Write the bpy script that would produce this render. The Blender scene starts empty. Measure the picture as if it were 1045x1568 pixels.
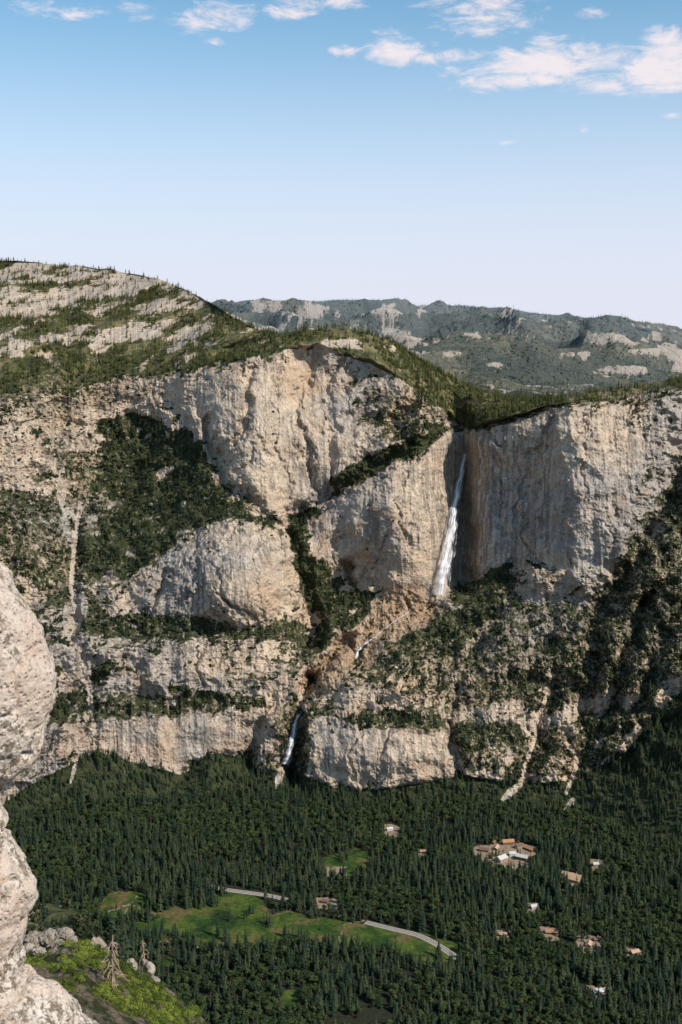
import bpy, bmesh, math, random
import numpy as np
from mathutils import Vector
random.seed(7); RNG=np.random.default_rng(11)
sc=bpy.context.scene
# ------------------------------------------------------------------ survey helpers
CZ=980.0; PITCH=math.radians(6.7); FP=1800.0
cp,sp=math.cos(PITCH),math.sin(PITCH)
def ratio(py):
    t=(784-np.asarray(py,float))/FP
    return (-sp+t*cp)/(cp+t*sp)
def depth_on_level(py,z=0.0): return (z-CZ)/ratio(py)
def world(px,py,Y):
    t=(784-py)/FP; yy=cp+t*sp
    return ((px-522.5)/FP/yy*Y, Y, CZ+ratio(py)*Y)
def on_floor(px,py,z=0.0): return world(px,py,depth_on_level(py,z))
def bearing(px,py):
    v=Vector(world(px,py,1000.0))-Vector((0,0,CZ)); return v.normalized()
# ------------------------------------------------------------------ noise
def _h(ix,iy,iz,s):
    n=(ix.astype(np.int64)*374761393+iy.astype(np.int64)*668265263+iz.astype(np.int64)*1274126177+s*974634777)&0xFFFFFFFF
    n=((n^(n>>13))*1274126177)&0xFFFFFFFF
    n=((n^(n>>16))*2246822519)&0xFFFFFFFF
    return ((n^(n>>15))&0xFFFFFF)/float(0xFFFFFF)
def vn(x,y,z,s=0):
    x=np.asarray(x,float);y=np.asarray(y,float)+0*x;z=np.asarray(z,float)+0*x
    ix=np.floor(x);iy=np.floor(y);iz=np.floor(z)
    fx=x-ix;fy=y-iy;fz=z-iz
    fx=fx*fx*(3-2*fx);fy=fy*fy*(3-2*fy);fz=fz*fz*(3-2*fz)
    def L(a,b,t): return a+(b-a)*t
    r=[]
    for dz in (0,1):
        a=L(_h(ix,iy,iz+dz,s),_h(ix+1,iy,iz+dz,s),fx)
        b=L(_h(ix,iy+1,iz+dz,s),_h(ix+1,iy+1,iz+dz,s),fx)
        r.append(L(a,b,fy))
    return L(r[0],r[1],fz)
def fbm(x,y,z,o=4,s=0,g=0.5,ridge=False):
    a=1.0;t=0;n=0;f=1.0
    for i in range(o):
        v=vn(x*f,y*f,z*f,s+i)
        if ridge: v=1-abs(2*v-1)
        t=t+a*v;n+=a;a*=g;f*=2.03
    return t/n
def sm(x,a,b):
    t=np.clip((x-a)/(b-a),0,1); return t*t*(3-2*t)
def inpoly(px,py,poly):
    c=np.zeros(px.shape,bool);n=len(poly)
    for i in range(n):
        x1,y1=poly[i];x2,y2=poly[(i+1)%n]
        if y1==y2: continue
        k=((y1>py)!=(y2>py))&(px<(x2-x1)*(py-y1)/(y2-y1)+x1)
        c^=k
    return c
def dline(px,py,line):
    d=np.full(px.shape,1e9)
    for (x1,y1),(x2,y2) in zip(line[:-1],line[1:]):
        vx,vy=x2-x1,y2-y1
        t=np.clip(((px-x1)*vx+(py-y1)*vy)/(vx*vx+vy*vy+1e-9),0,1)
        d=np.minimum(d,np.hypot(px-x1-t*vx,py-y1-t*vy))
    return d
def gs(a,sig,axis=0):
    a=np.asarray(a,float)
    r=int(2.6*sig)+1;k=np.exp(-.5*(np.arange(-r,r+1)/sig)**2);k/=k.sum()
    a=np.moveaxis(a,axis,0);pad=np.concatenate([np.repeat(a[:1],r,0),a,np.repeat(a[-1:],r,0)],0)
    out=np.zeros_like(a)
    for i,w in enumerate(k): out+=w*pad[i:i+a.shape[0]]
    return np.moveaxis(out,0,axis)
# ------------------------------------------------------------------ node helper
def mat(name):
    m=bpy.data.materials.new(name);m.use_nodes=True
    nt=m.node_tree; b=nt.nodes['Principled BSDF']; b.inputs['Roughness'].default_value=.9
    b.inputs['Specular IOR Level'].default_value=.12
    return m,nt,b
class N:
    def __init__(s,nt): s.nt=nt
    def new(s,t,**k):
        n=s.nt.nodes.new(t)
        for a,b in k.items(): setattr(n,a,b)
        return n
    def put(s,v,sock):
        if isinstance(v,bpy.types.NodeSocket): s.nt.links.new(v,sock)
        elif v is not None:
            try: sock.default_value=v
            except Exception: sock.default_value=(*v,1)
    def math(s,op,a,b=None,c=None,clamp=False):
        n=s.new('ShaderNodeMath',operation=op);n.use_clamp=clamp
        s.put(a,n.inputs[0]);s.put(b,n.inputs[1]);s.put(c,n.inputs[2]);return n.outputs[0]
    def vm(s,op,a,b=None):
        n=s.new('ShaderNodeVectorMath',operation=op);s.put(a,n.inputs[0]);s.put(b,n.inputs[1])
        return n.outputs['Value'] if op in('LENGTH','DOT_PRODUCT') else n.outputs[0]
    def mix(s,f,a,b,mode='MIX'):
        n=s.new('ShaderNodeMix',data_type='RGBA',blend_type=mode)
        s.put(f,n.inputs[0]);s.put(a,n.inputs[6]);s.put(b,n.inputs[7]);return n.outputs[2]
    def noise(s,v,scale=1,detail=5,rough=.55,dist=0):
        n=s.new('ShaderNodeTexNoise');s.put(v,n.inputs['Vector'])
        n.inputs['Scale'].default_value=scale;n.inputs['Detail'].default_value=detail
        n.inputs['Roughness'].default_value=rough;n.inputs['Distortion'].default_value=dist
        return n.outputs['Fac']
    def mr(s,v,a,b,c=0,d=1):
        n=s.new('ShaderNodeMapRange');n.interpolation_type='SMOOTHSTEP';s.put(v,n.inputs[0])
        for i,x in enumerate((a,b,c,d)): n.inputs[i+1].default_value=x
        return n.outputs[0]
    def attr(s,name):
        n=s.new('ShaderNodeAttribute');n.attribute_name=name;return n.outputs['Fac']
    def pos(s): return s.new('ShaderNodeNewGeometry').outputs['Position']
    def bump(s,h,strength,dist,b):
        n=s.new('ShaderNodeBump');n.inputs['Strength'].default_value=strength;n.inputs['Distance'].default_value=dist
        s.put(h,n.inputs['Height']);s.nt.links.new(n.outputs[0],b.inputs['Normal'])
C4=lambda r,g,b:(r,g,b,1)
HAZE=C4(.34,.41,.50)  # aerial haze painted into base colours, not scattered in the air
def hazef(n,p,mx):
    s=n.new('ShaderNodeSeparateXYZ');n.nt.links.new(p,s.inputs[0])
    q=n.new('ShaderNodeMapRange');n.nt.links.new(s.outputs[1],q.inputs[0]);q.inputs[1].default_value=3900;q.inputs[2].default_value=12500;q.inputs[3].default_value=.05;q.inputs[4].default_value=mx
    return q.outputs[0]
# granite wall ------------------------------------------------------
def granite(name,far=False):
    m,nt,b=mat(name);n=N(nt);p=n.pos()
    med=n.noise(p,1/40,5,.62)
    col=n.mix(n.attr('tone'),C4(.36,.325,.295),C4(.55,.44,.33))
    col=n.mix(n.mr(med,.35,.7),n.mix(1,col,C4(.78,.77,.77),'MULTIPLY'),n.mix(1,col,C4(1.13,1.10,1.05),'MULTIPLY'))
    st=n.noise(n.vm('MULTIPLY',p,(1/10,1/10,1/240)),1,5,.66,.2)
    if not far:
        amt=n.math('MULTIPLY',n.mr(st,.44,.60),n.attr('stain'))
        col=n.mix(n.math('MULTIPLY',amt,.70),col,C4(.13,.112,.10))
        col=n.mix(n.math('MULTIPLY',n.mr(st,.52,.36),.4),col,C4(.64,.565,.48))
    col=n.mix(n.math('MULTIPLY',n.attr('rust'),.62),col,C4(.46,.295,.175))
    fine=n.noise(p,1/5,3,.7)
    col=n.mix(1,col,n.mix(n.mr(fine,.3,.7),C4(.78,.78,.78),C4(1.14,1.14,1.14)),'MULTIPLY')
    col=n.mix(n.math('MULTIPLY',n.attr('pale'),.75),col,C4(.53,.44,.35))
    cr=n.noise(n.vm('MULTIPLY',p,(1/48,1/48,1/80)),1,4,.6,.7)
    crk=n.math('SUBTRACT',1,n.mr(n.math('ABSOLUTE',n.math('SUBTRACT',cr,.5)),0,.012),clamp=True)
    col=n.mix(n.math('MULTIPLY',crk,.5),col,C4(.08,.07,.065))
    vnz=n.noise(p,1/13,5,.78)
    va=n.attr('veg')
    if not far: col=n.mix(n.mr(va,.18,.62,0,.62),col,n.mix(1,col,C4(.56,.50,.42),'MULTIPLY'))
    vm_=n.mr(n.math('ADD',va,n.math('MULTIPLY',n.math('SUBTRACT',vnz,.5),2.5)),.44,.64)
    vcol=n.mix(n.mr(fine,.35,.65),C4(.024,.034,.015),C4(.062,.066,.030))
    soil=n.mix(n.mr(med,.4,.6),C4(.085,.088,.032),C4(.20,.165,.085))
    vcol=n.mix(n.attr('soil'),vcol,soil)
    col=n.mix(vm_,col,vcol)
    if far: col=n.mix(hazef(n,p,.46),col,HAZE)  # far rock tinted with painted haze, growing with world Y
    nt.links.new(col,b.inputs['Base Color'])
    h=n.math('ADD',n.math('MULTIPLY',fine,.4),n.math('ADD',med,n.math('MULTIPLY',st,.7)))
    n.bump(h,1.0,5.5 if not far else 16,b)
    return m
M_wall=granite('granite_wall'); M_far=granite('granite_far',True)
def leafmat(name,c1,c2,far=0):
    m,nt,b=mat(name);n=N(nt)
    oi=n.new('ShaderNodeObjectInfo')
    col=n.mix(n.mr(oi.outputs['Random'],.0,1.),C4(*c1),C4(*c2))
    if far: col=n.mix(hazef(n,n.pos(),far),col,HAZE)  # distant needles get the same haze painted into their colour
    nt.links.new(col,b.inputs['Base Color']);b.inputs['Roughness'].default_value=.75
    return m
M_con=leafmat('conifer_needles',(.013,.028,.018),(.046,.060,.027))
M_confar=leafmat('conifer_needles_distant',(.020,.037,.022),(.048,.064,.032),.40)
M_plat=leafmat('conifer_needles_plateau',(.024,.038,.015),(.115,.115,.032))
M_shr=leafmat('shrub_leaves',(.018,.028,.012),(.052,.058,.024))
M_fsh=leafmat('bush_leaves',(.045,.07,.014),(.18,.22,.035))
M_broad=leafmat('broadleaf',(.024,.044,.018),(.062,.086,.028))
def plain(name,c,var=.25,scale=1.0,rough=.85,bump=0):
    m,nt,b=mat(name);n=N(nt);p=n.pos()
    f=n.noise(p,scale,5,.65)
    lo=tuple(x*(1-var) for x in c);hi=tuple(min(1,x*(1+var)) for x in c)
    nt.links.new(n.mix(n.mr(f,.3,.7),C4(*lo),C4(*hi)),b.inputs['Base Color']);b.inputs['Roughness'].default_value=rough
    if bump: n.bump(f,.8,bump,b)
    return m
M_bark=plain('bark',(.09,.06,.04),.3,3); M_dead=plain('weathered_wood',(.30,.22,.16),.35,9,bump=.02)
M_asph=plain('asphalt',(.22,.19,.175),.2,.2); M_line=plain('road_paint',(.8,.8,.78),.05,1);M_grav=plain('road_shoulder_gravel',(.30,.25,.19))
# ------------------------------------------------------------------ mesh builder
def grid_mesh(name,P,material,attrs={},smooth=False):
    r,c,_=P.shape
    me=bpy.data.meshes.new(name);me.vertices.add(r*c);me.vertices.foreach_set('co',P.reshape(-1).astype(np.float32))
    i=np.arange(r*c).reshape(r,c)
    q=np.stack([i[:-1,:-1],i[:-1,1:],i[1:,1:],i[1:,:-1]],-1).reshape(-1)
    nf=len(q)//4
    me.loops.add(len(q));me.loops.foreach_set('vertex_index',q.astype(np.int32))
    me.polygons.add(nf);me.polygons.foreach_set('loop_start',np.arange(0,nf*4,4,dtype=np.int32))
    me.polygons.foreach_set('use_smooth',np.full(nf,smooth))
    me.update(calc_edges=True)
    for k,v in attrs.items():
        a=me.attributes.new(k,'FLOAT','POINT');a.data.foreach_set('value',v.reshape(-1).astype(np.float32))
    me.materials.append(material)
    o=bpy.data.objects.new(name,me);sc.collection.objects.link(o);return o
def raw_mesh(name,V,F,mats,mi=None,link=True,smooth=False):
    me=bpy.data.meshes.new(name);me.from_pydata([tuple(v) for v in V],[],F)
    for m in mats: me.materials.append(m)
    if mi is not None: me.polygons.foreach_set('material_index',np.array(mi,dtype=np.int32))
    if smooth: me.polygons.foreach_set('use_smooth',np.full(len(F),True))
    me.update();o=bpy.data.objects.new(name,me)
    if link: sc.collection.objects.link(o)
    return o
# ------------------------------------------------------------------ MAIN WALL (valley wall + plateau) as lofted hill-slope profiles
px=np.arange(-190,1240,1.25); nc=len(px)
def crv(d,smooth=14):
    xs=[a for a,_ in d];ys=[b for _,b in d]
    v=np.interp(px,xs,ys)
    return gs(v,smooth/1.25) if smooth else v
def jit(a,f,s): return (fbm(px/f,0*px,0*px,5,s,.6)-.5)*2*a
base=crv([(-150,1260),(0,1238),(40,1208),(90,1182),(150,1152),(200,1168),(280,1190),(320,1155),(370,1162),(400,1186),(440,1186),(480,1194),(510,1208),(560,1214),(640,1202),(700,1190),(780,1200),(870,1205),(960,1160),(1045,1090),(1200,1040)],5)
foot=crv([(-150,1275),(0,1258),(150,1225),(300,1222),(440,1205),(560,1228),(700,1222),(780,1228),(870,1240),(960,1268),(1045,1300),(1200,1330)],30)
X0=[-150,0,150,300,400,470,550,620,700,780,870,960,1045,1200]
def T(*v): return list(zip(X0,v))
rows=[]
rows.append((base+jit(4,30,1),crv([(0,.75),(1200,.75)]),60))
rows.append((crv(T(1150,1128,1100,1100,1085,1085,1108,1112,1118,1135,1120,1080,1030,980),9)+jit(20,55,2),crv(T(2.0,2.5,3.2,3.5,3.5,3,4.5,4.5,3,1.5,1.2,1.1,1.1,1.1)),22))
rows.append((rows[-1][0]-crv(T(24,24,18,16,16,25,16,16,16,12,12,12,12,12))-np.abs(jit(16,40,3)),crv(T(.7,.7,.6,.6,.6,.7,.55,.55,.6,.7,.85,.85,.85,.85)),22))
rows.append((crv(T(1000,990,990,988,985,1000,1022,1022,1014,1017,1007,965,930,900),9)+jit(20,60,4),crv(T(1.5,1.6,2.2,2.6,2.6,1.8,1.5,1.5,1.3,1.2,1.1,1.1,1.1,1.1)),25))
rows.append((crv(T(940,935,955,965,965,945,905,903,905,868,878,880,850,830),10)+jit(8,40,5),crv(T(.75,.75,.65,.6,.55,.5,.62,.62,.62,.8,1.0,1.1,1.2,1.2)),25))
rows.append((crv([(-150,790),(0,795),(100,870),(160,905),(190,885),(240,850),(290,822),(340,800),(390,795),(420,812),(445,850),(470,870),(500,830),(550,800),(620,800),(700,800),(780,770),(870,770),(960,780),(1045,740),(1200,730)],9)+jit(6,45,6),crv(T(1.2,1.3,1.5,2.6,3,1.8,4.2,5,7,7,6,3.0,1.8,1.8)),30))
rows.append((crv(T(745,742,650,690,788,772,742,692,668,646,628,620,604,590),9)+jit(4,30,7),crv(T(.95,.95,.8,.8,.75,.9,3.6,4.5,7,7,6,3.5,2.4,2.4)),30))
rim=crv([(-150,622),(0,608),(60,600),(130,590),(200,576),(240,570),(300,562),(350,552),(400,543),(440,535),(480,532),(520,542),(560,555),(600,574),(640,600),(680,630),(700,648),(720,657),(745,652),(800,636),(840,621),(880,617),(930,614),(980,604),(1045,593),(1200,580)],3)
rows.append((rim+jit(7,26,8)*np.interp(px,[680,720],[1,.4]),crv([(-150,1.2),(0,1.3),(150,2.2),(300,2.6),(480,2.8),(550,2.2),(620,1.5),(680,.9),(730,.5),(1200,.5)]),40))
top=crv([(-150,398),(0,400),(60,403),(130,408),(200,417),(250,430),(290,446),(330,468),(355,486),(400,507),(440,508),(480,502),(520,501),(560,507),(600,522),(640,548),(680,572),(720,594),(780,610),(850,610),(900,604),(960,594),(1045,578),(1200,565)],5)+jit(3,24,9)
top=np.minimum(top,rim-4)
rows.append((top,crv([(-150,.27),(0,.28),(300,.3),(480,.40),(650,.40),(740,.3),(1200,.22)]),50))
Yb=depth_on_level(foot+12,-12.0);R=[(Yb,np.full(nc,-12.0),foot+12)]
for py,s,sg in rows:
    py=np.minimum(py,R[-1][2]-2)
    Y0,z0,_=R[-1];Y=(CZ-z0+s*Y0)/(s-ratio(py));Y=gs(Y,sg/1.25);Y=np.maximum(Y,Y0+2)
    R.append((Y,CZ+ratio(py)*Y,py))
for k,(a,b) in enumerate([(250,-40),(900,-300)]):
    Y0,z0,_=R[-1];R.append((Y0+a,z0+b,None))
Ys=[];Zs=[]
cnt=[20]+[int(max(8,np.percentile(R[i][2]-R[i+1][2],85)/1.15)) for i in range(1,9)]+[12,12]
for i in range(len(R)-1):
    n_=cnt[i]
    for t in np.linspace(0,1,n_,endpoint=(i==len(R)-2)):
        Ys.append(R[i][0]*(1-t)+R[i+1][0]*t);Zs.append(R[i][1]*(1-t)+R[i+1][1]*t)
Y=np.array(Ys);Z=np.array(Zs);nr=Y.shape[0]
nback=cnt[9]+cnt[10]
lo,hi=cnt[0]+8,nr-nback-10
r_=(Z-CZ)/Y; Ysm=gs(Y,10,0); wgt=(sm(np.arange(nr),lo-8,lo+12)*(1-sm(np.arange(nr),hi-14,hi)))[:,None]
Y=Y*(1-wgt)+Ysm*wgt; Z=CZ+r_*Y
tt=(r_*cp+sp)/(cp-r_*sp); PY=784-FP*tt
PX=np.broadcast_to(px,Y.shape).copy()
isback=np.zeros(Y.shape,bool);isback[-nback:]=True
X=(PX-522.5)/FP/(cp+tt*sp)*Y
nj=sum(cnt[:8]); plat=np.zeros(Y.shape);plat[nj:]=1
pw=sm(np.arange(nr),nj-14,nj+34)[:,None]+0*Y
# -- structure
D=np.zeros(Y.shape)
wx=(fbm(X/70,Z/70,Y*0,5,30,.62)-.5)*50; wy=(fbm(X/70,Z/70,Y*0+9,5,31,.62)-.5)*44
wl=(fbm(X/160,Z/140,Y*0+4,4,33,.55)-.5)*90
QX=PX+wx;QY=PY+wy
def groove(line,w,d):
    global D
    dd=dline(QX,QY,line);D+=d*np.exp(-(dd/w)**2)
def blob(cx,cy,rx,ry,d,p=2):
    global D
    q=np.hypot((QX-cx)/rx,(QY-cy)/ry);D+=d*np.exp(-q**p)
rr0=rows[7][0][None]
wall=sm(PY,rr0-48,rr0-8)*(1-sm(PY,880,925))*sm(PX,600,680)+sm(PY,640,665)*(1-sm(PY,880,925))*(1-sm(PX,600,680))
rpx=PX+wx*.35+wl*sm(PX,735,800)
ramp=np.interp(rpx,[560,600,640,662,680,700,712,722,734,748,780,820,870,950,1045],[0,-40,-45,-10,70,160,185,135,40,5,-25,-62,-92,-70,0])
D+=ramp*wall
groove([(440,1200),(455,1090),(478,1035)],13,65)
groove([(478,1035),(540,985),(600,960),(665,920)],18,55)
groove([(478,1035),(510,1000),(540,990)],9,30)
groove([(470,980),(468,900),(450,850),(435,800),(500,762),(600,703),(690,650)],14,60)
groove([(470,960),(520,890)],22,40)
groove([(145,1160),(142,1060),(118,980),(108,900),(115,830),(125,770)],10,22)
blob(225,745,115,95,95); blob(370,885,100,78,-90,3); blob(430,660,120,90,-60); blob(585,790,70,70,-50,3)
blob(90,850,50,80,30); blob(330,1035,110,45,-25,4); blob(300,1135,120,40,-15,4); blob(585,1150,95,42,-30,4); blob(565,1045,60,30,-25)
blob(880,720,60,90,-30); blob(640,600,60,50,-25); blob(60,680,70,60,-35); blob(880,980,50,60,-30);blob(760,1000,60,60,-20)
groove([(1060,690),(975,850),(905,950),(893,1090)],20,70)
groove([(1060,800),(1000,920),(950,1010),(930,1090)],14,50)
groove([(1060,900),(1005,1010),(985,1080)],12,35)
groove([(800,870),(720,1000),(690,1100)],14,22)
groove([(845,640),(800,760)],8,22); groove([(545,890),(540,860)],8,60)
groove([(260,880),(215,940)],8,30); groove([(320,640),(345,740),(420,800)],10,45)
groove([(600,660),(560,640),(520,640)],9,25); groove([(640,600),(600,660)],9,28); groove([(390,560),(370,640),(345,700)],7,26)
groove([(475,560),(455,640),(480,760)],6,20);groove([(520,560),(500,620),(510,740)],7,20)
groove([(690,1110),(695,1180)],8,40); groove([(380,1180),(395,1120)],14,45)
groove([(850,1030),(830,1150),(790,1215)],12,35);groove([(960,1040),(880,1180)],12,30)
for x_,a_,b_ in [(765,690,800),(800,670,840),(905,640,760),(880,760,860),(620,720,840),(520,800,860),(430,570,700),(540,560,660),(300,860,930),(400,830,940),(600,1115,1190),(545,1115,1190),(310,1000,1060)]:
    groove([(x_,a_),(x_-8,(a_+b_)/2),(x_-3,b_)],3.2,8)
rr_=random.Random(5)
for i in range(34):
    x=rr_.uniform(20,1030);y=rr_.uniform(590,1150);a=rr_.choice([-1,1])*rr_.uniform(.2,.9);L=rr_.uniform(25,90);bd=rr_.uniform(-14,14)
    groove([(x,y),(x+a*L*.5+bd,y+L*.5),(x+a*L,y+L)],rr_.uniform(2.2,4),rr_.uniform(6,12))
steep=1-pw
BF=([(320,570),(480,545),(560,640),(500,760),(400,780),(345,720),(310,640)],[(485,780),(560,730),(690,665),(740,660),(860,630),(960,620),(985,720),(930,880),(800,860),(700,890),(690,920),(600,885),(540,880),(482,845)],[(250,850),(340,803),(420,812),(468,930),(380,955),(240,935)],[(485,1110),(690,1125),(685,1185),(520,1200),(480,1180)],[(160,1100),(420,1095),(420,1140),(330,1150),(270,1175),(170,1150)])
face=np.zeros(Y.shape)
for poly in BF: face=np.where(inpoly(QX,QY,poly),1.,face)
face=gs(gs(face,5,0),5,1)
rough=np.interp(PX,[-200,150,300,480,700,860,930,1200],[1.15,1.15,.9,.85,.85,.9,1.35,1.4])
rough=rough*(1+.4*sm(PY,880,960)*sm(PX,560,650))
rf=rough*(1-.6*face)
D+=(fbm(X/330,Y*0,Z/330,4,1)-.5)*110*(.5+.5*steep)
rb=fbm(X/75+(Z/150)*.35+wx*.02,Z/420,Y/200,4,50,.5,True); D-=(rb-.55)*30*steep*rough*(1-.3*face)
rb2=fbm(X/17+Z/120*.3,Z/170,Y/90,3,60,.55,True); D-=(rb2-.5)*7.5*steep*rough
md=fbm((X+Z*.7)/80,(Z-X*.4)/55,Y/90,5,70,.55,True); D-=(md-.55)*48*steep*rf
st=fbm((X+Z*.3)/160,(Z+X*.15)/22,Y/200,4,80); D+=(st-.5)*20*steep*rf
D+=(fbm(X/14,Z/14,Y/14,3,90,.6)-.5)*8*steep*rf
D+=(fbm(X/420,Y/600,Z*0,4,101,.5)-.5)*420*pw
D+=(fbm(X/90,Y/120,Z*0,4,111,.55)-.5)*60*pw
edge=np.minimum(1,np.arange(nr)/25.)[:,None]; D*=edge
D*=np.where(isback,.3,1)
P=np.stack([X,Y,Z-CZ],-1)*(1+D/Y)[...,None];P[...,2]+=CZ
du=np.gradient(P,axis=1);dv=np.gradient(P,axis=0);nn=np.cross(du,dv);ar=np.linalg.norm(nn,axis=-1)+1e-9
nz=np.abs(nn[...,2]/ar)
nzs=gs(gs(nz,1.6,0),1.6,1)
vnoise=fbm(X/45,Z/45,Y/45,5,120,.6);vn2=fbm(X/26,Z/20,Y/26,4,125,.62)
veg=sm(nzs+(vnoise-.5)*.6,.50,.82)*.66*steep
RT=[(700,1192),(800,1200),(880,1195),(960,1150),(1010,1090),(1060,1045),(1200,1000),(1240,1340),(690,1330)]
VP=[([(150,640),(200,632),(240,642),(300,665),(315,700),(322,735),(372,792),(330,800),(270,835),(230,860),(190,885),(130,870),(118,830),(150,800),(190,790),(150,745)],.80),
([(80,690),(160,690),(240,740),(210,810),(110,800)],.56),([(100,780),(220,780),(200,880),(120,880)],.58),
([(0,760),(90,740),(112,880),(100,960),(60,900),(0,850)],.6),
([(125,900),(165,940),(240,935),(380,960),(474,950),(474,988),(380,982),(250,978),(135,980)],.72),
([(432,795),(482,770),(478,840),(540,905),(600,905),(630,925),(560,975),(480,990),(470,930),(450,850)],.80),
([(505,730),(600,683),(695,640),(695,664),(600,712),(560,742),(512,766)],.92),
([(80,1058),(150,1063),(250,1070),(400,1068),(402,1086),(250,1094),(90,1102)],.70),
([(605,965),(690,900),(790,868),(805,885),(730,960),(700,1000),(615,1015)],.72),
([(550,1080),(640,1090),(700,1106),(810,1116),(805,1144),(700,1139),(556,1104)],.74),
([(1200,700),(1045,720),(985,790),(915,910),(830,1010),(700,1060),(860,1090),(1045,1040),(1200,980)],.60),
([(690,1110),(800,1120),(870,1110),(860,1160),(780,1170),(700,1170)],.55),([(780,1150),(900,1120),(1000,1060),(1010,1090),(900,1190),(780,1200)],.64),
([(600,930),(760,890),(900,940),(880,1080),(620,1090)],.48),([(480,1000),(600,1000),(600,1060),(480,1060)],.4),
([(520,630),(580,640),(570,655),(525,655)],.7),([(365,1180),(380,1110),(440,1080),(480,1100),(470,1200)],.6),
([(-190,1200),(50,1190),(0,1120),(-190,1120)],.8),([(-190,740),(0,760),(0,950),(-190,950)],.6),
([(560,590),(640,610),(690,640),(640,665),(580,640)],.5),
([(80,1080),(140,1060),(140,1100),(80,1110)],.8),([(-100,590),(60,585),(200,570),(240,600),(100,640),(-100,640)],.45),([(0,650),(130,640),(150,740),(0,760)],.28)]
for poly,v in VP:
    s1=gs(gs(inpoly(PX+wx*.7,PY+wy*.7,poly),5,0),5,1)
    veg=np.maximum(veg,v*sm(s1+(vnoise-.5)*2.1+(vn2-.5)*1.7,.28,.68))
veg=np.where(inpoly(PX,PY,RT),.97,veg)
veg=np.where((PY>base[None]-2)&(plat==0),.97,veg)
veg=veg*(1-.65*face)
soil=np.zeros(Y.shape)
pn=fbm(X/85,Y/115,Z*0,6,140,.68); pn2=fbm(X/60,Y/60,Z*0,4,150);pm=fbm(X/400,Y/500,Z*0,3,145)
bs_=pn+(pm-.5)*.45
for cx,cy,rx,ry in [(130,440,70,14),(220,432,55,14),(60,455,60,9),(290,455,30,9),(30,480,40,10),(95,520,40,8),(20,525,30,8),(300,500,60,6),(180,507,60,6),(360,505,25,8),(440,528,40,6),(250,465,50,6),(600,535,30,5),(650,580,20,6)]:
    bs_=np.maximum(bs_,.50+.09*(1-np.hypot((PX-cx)/rx,(PY-cy)/ry))+(pn-.5)*1.2)
bare=sm(bs_,.50,.57)*(1-sm(PY,545,575)*sm(PX,-200,0)*.55)
pv=.88-.66*bare
tslope=inpoly(PX,PY,[(600,520),(740,600),(860,612),(860,640),(740,660),(690,660),(640,600)])
pv=np.where(tslope,.95,pv)
veg=np.where(plat>0,pv,veg); soil=pw*np.clip(.75-(pn2-.5)*2.5,0,1)
warm=np.zeros(Y.shape)
for cx,cy,rx,ry,v in [(550,820,75,70,.9),(500,580,60,30,.8),(600,920,60,40,1.3),(230,1130,200,40,.6),(430,900,40,60,.5),(600,1060,100,50,.4),(340,1030,130,40,.4),(640,620,40,50,.5),(90,1050,40,60,.5),(900,1170,140,50,.4),(590,1150,90,40,.3),(660,700,60,30,.5)]:
    warm+=v*np.exp(-(((QX-cx)/rx)**2+((QY-cy)/ry)**2))
warm=np.clip(warm+.35*pw,0,1)
tone=np.clip(sm(fbm(X/220,Z/200,Y/220,4,160),.36,.58)*.8+.35*warm-.3*np.exp(-((QX-770)/60)**2)*wall,0,1)
rp=fbm(X/70,Z/60,Y/70,5,165,.64)
rust=np.clip(warm*sm(rp,.40,.58)+.35*sm(rp,.56,.68),0,1)
stain=sm(fbm(X/45,Z/380,Y/90,4,170,.55),.45,.63)
stain=np.clip(stain+.8*np.exp(-((QX-745)/30)**2)*wall+1.0*np.exp(-((QX-688)/26)**2)*wall+.4*np.exp(-((QX-800)/60)**2)*wall,0,1)
pale=plat*bare*.62
for line,w,v in [([(125,770),(113,830),(108,900),(116,980),(140,1060),(145,1150)],4.5,.5),([(805,1190),(780,1215),(760,1238)],6,.9),([(875,1228),(852,1255),(835,1278)],5,.9),([(700,1120),(688,1180)],3,.4),([(840,1060),(820,1130),(800,1190)],4,.5),([(427,1180),(422,1205)],5,.8),([(870,1140),(885,1160),(865,1215)],4,.6),([(120,1170),(108,1200)],4,.5),([(560,1210),(575,1222)],4,.4)]:
    pale=np.maximum(pale,v*np.exp(-(dline(PX+wx*.3,PY+wy*.2,line)/w)**4))
veg=np.where((pale>.4)&(plat==0),.1,veg)
gz_=gs(gs(inpoly(QX,QY,[(455,1060),(480,1010),(560,955),(590,900),(640,890),(675,925),(600,980),(540,1025),(480,1075)]),4,0),4,1)
veg=np.where(gz_>.2,np.minimum(veg,.36+.1*(1-gz_)),veg); rust=np.clip(rust+gz_*.9,0,1);stain=np.clip(stain+gz_,0,1)
veg=np.maximum(veg,gz_*.36)
o=grid_mesh('granite_cliff_terrain',P,M_wall,{'veg':veg,'soil':soil,'pale':pale,'tone':tone,'rust':rust,'stain':stain})
def surf(pxv,pyv):
    c=int(np.clip(round((pxv+190)/1.25),0,nc-1)); col=PY[:nr-nback,c]
    i=int(np.argmin(np.abs(col-pyv))); return P[i,c]
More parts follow.
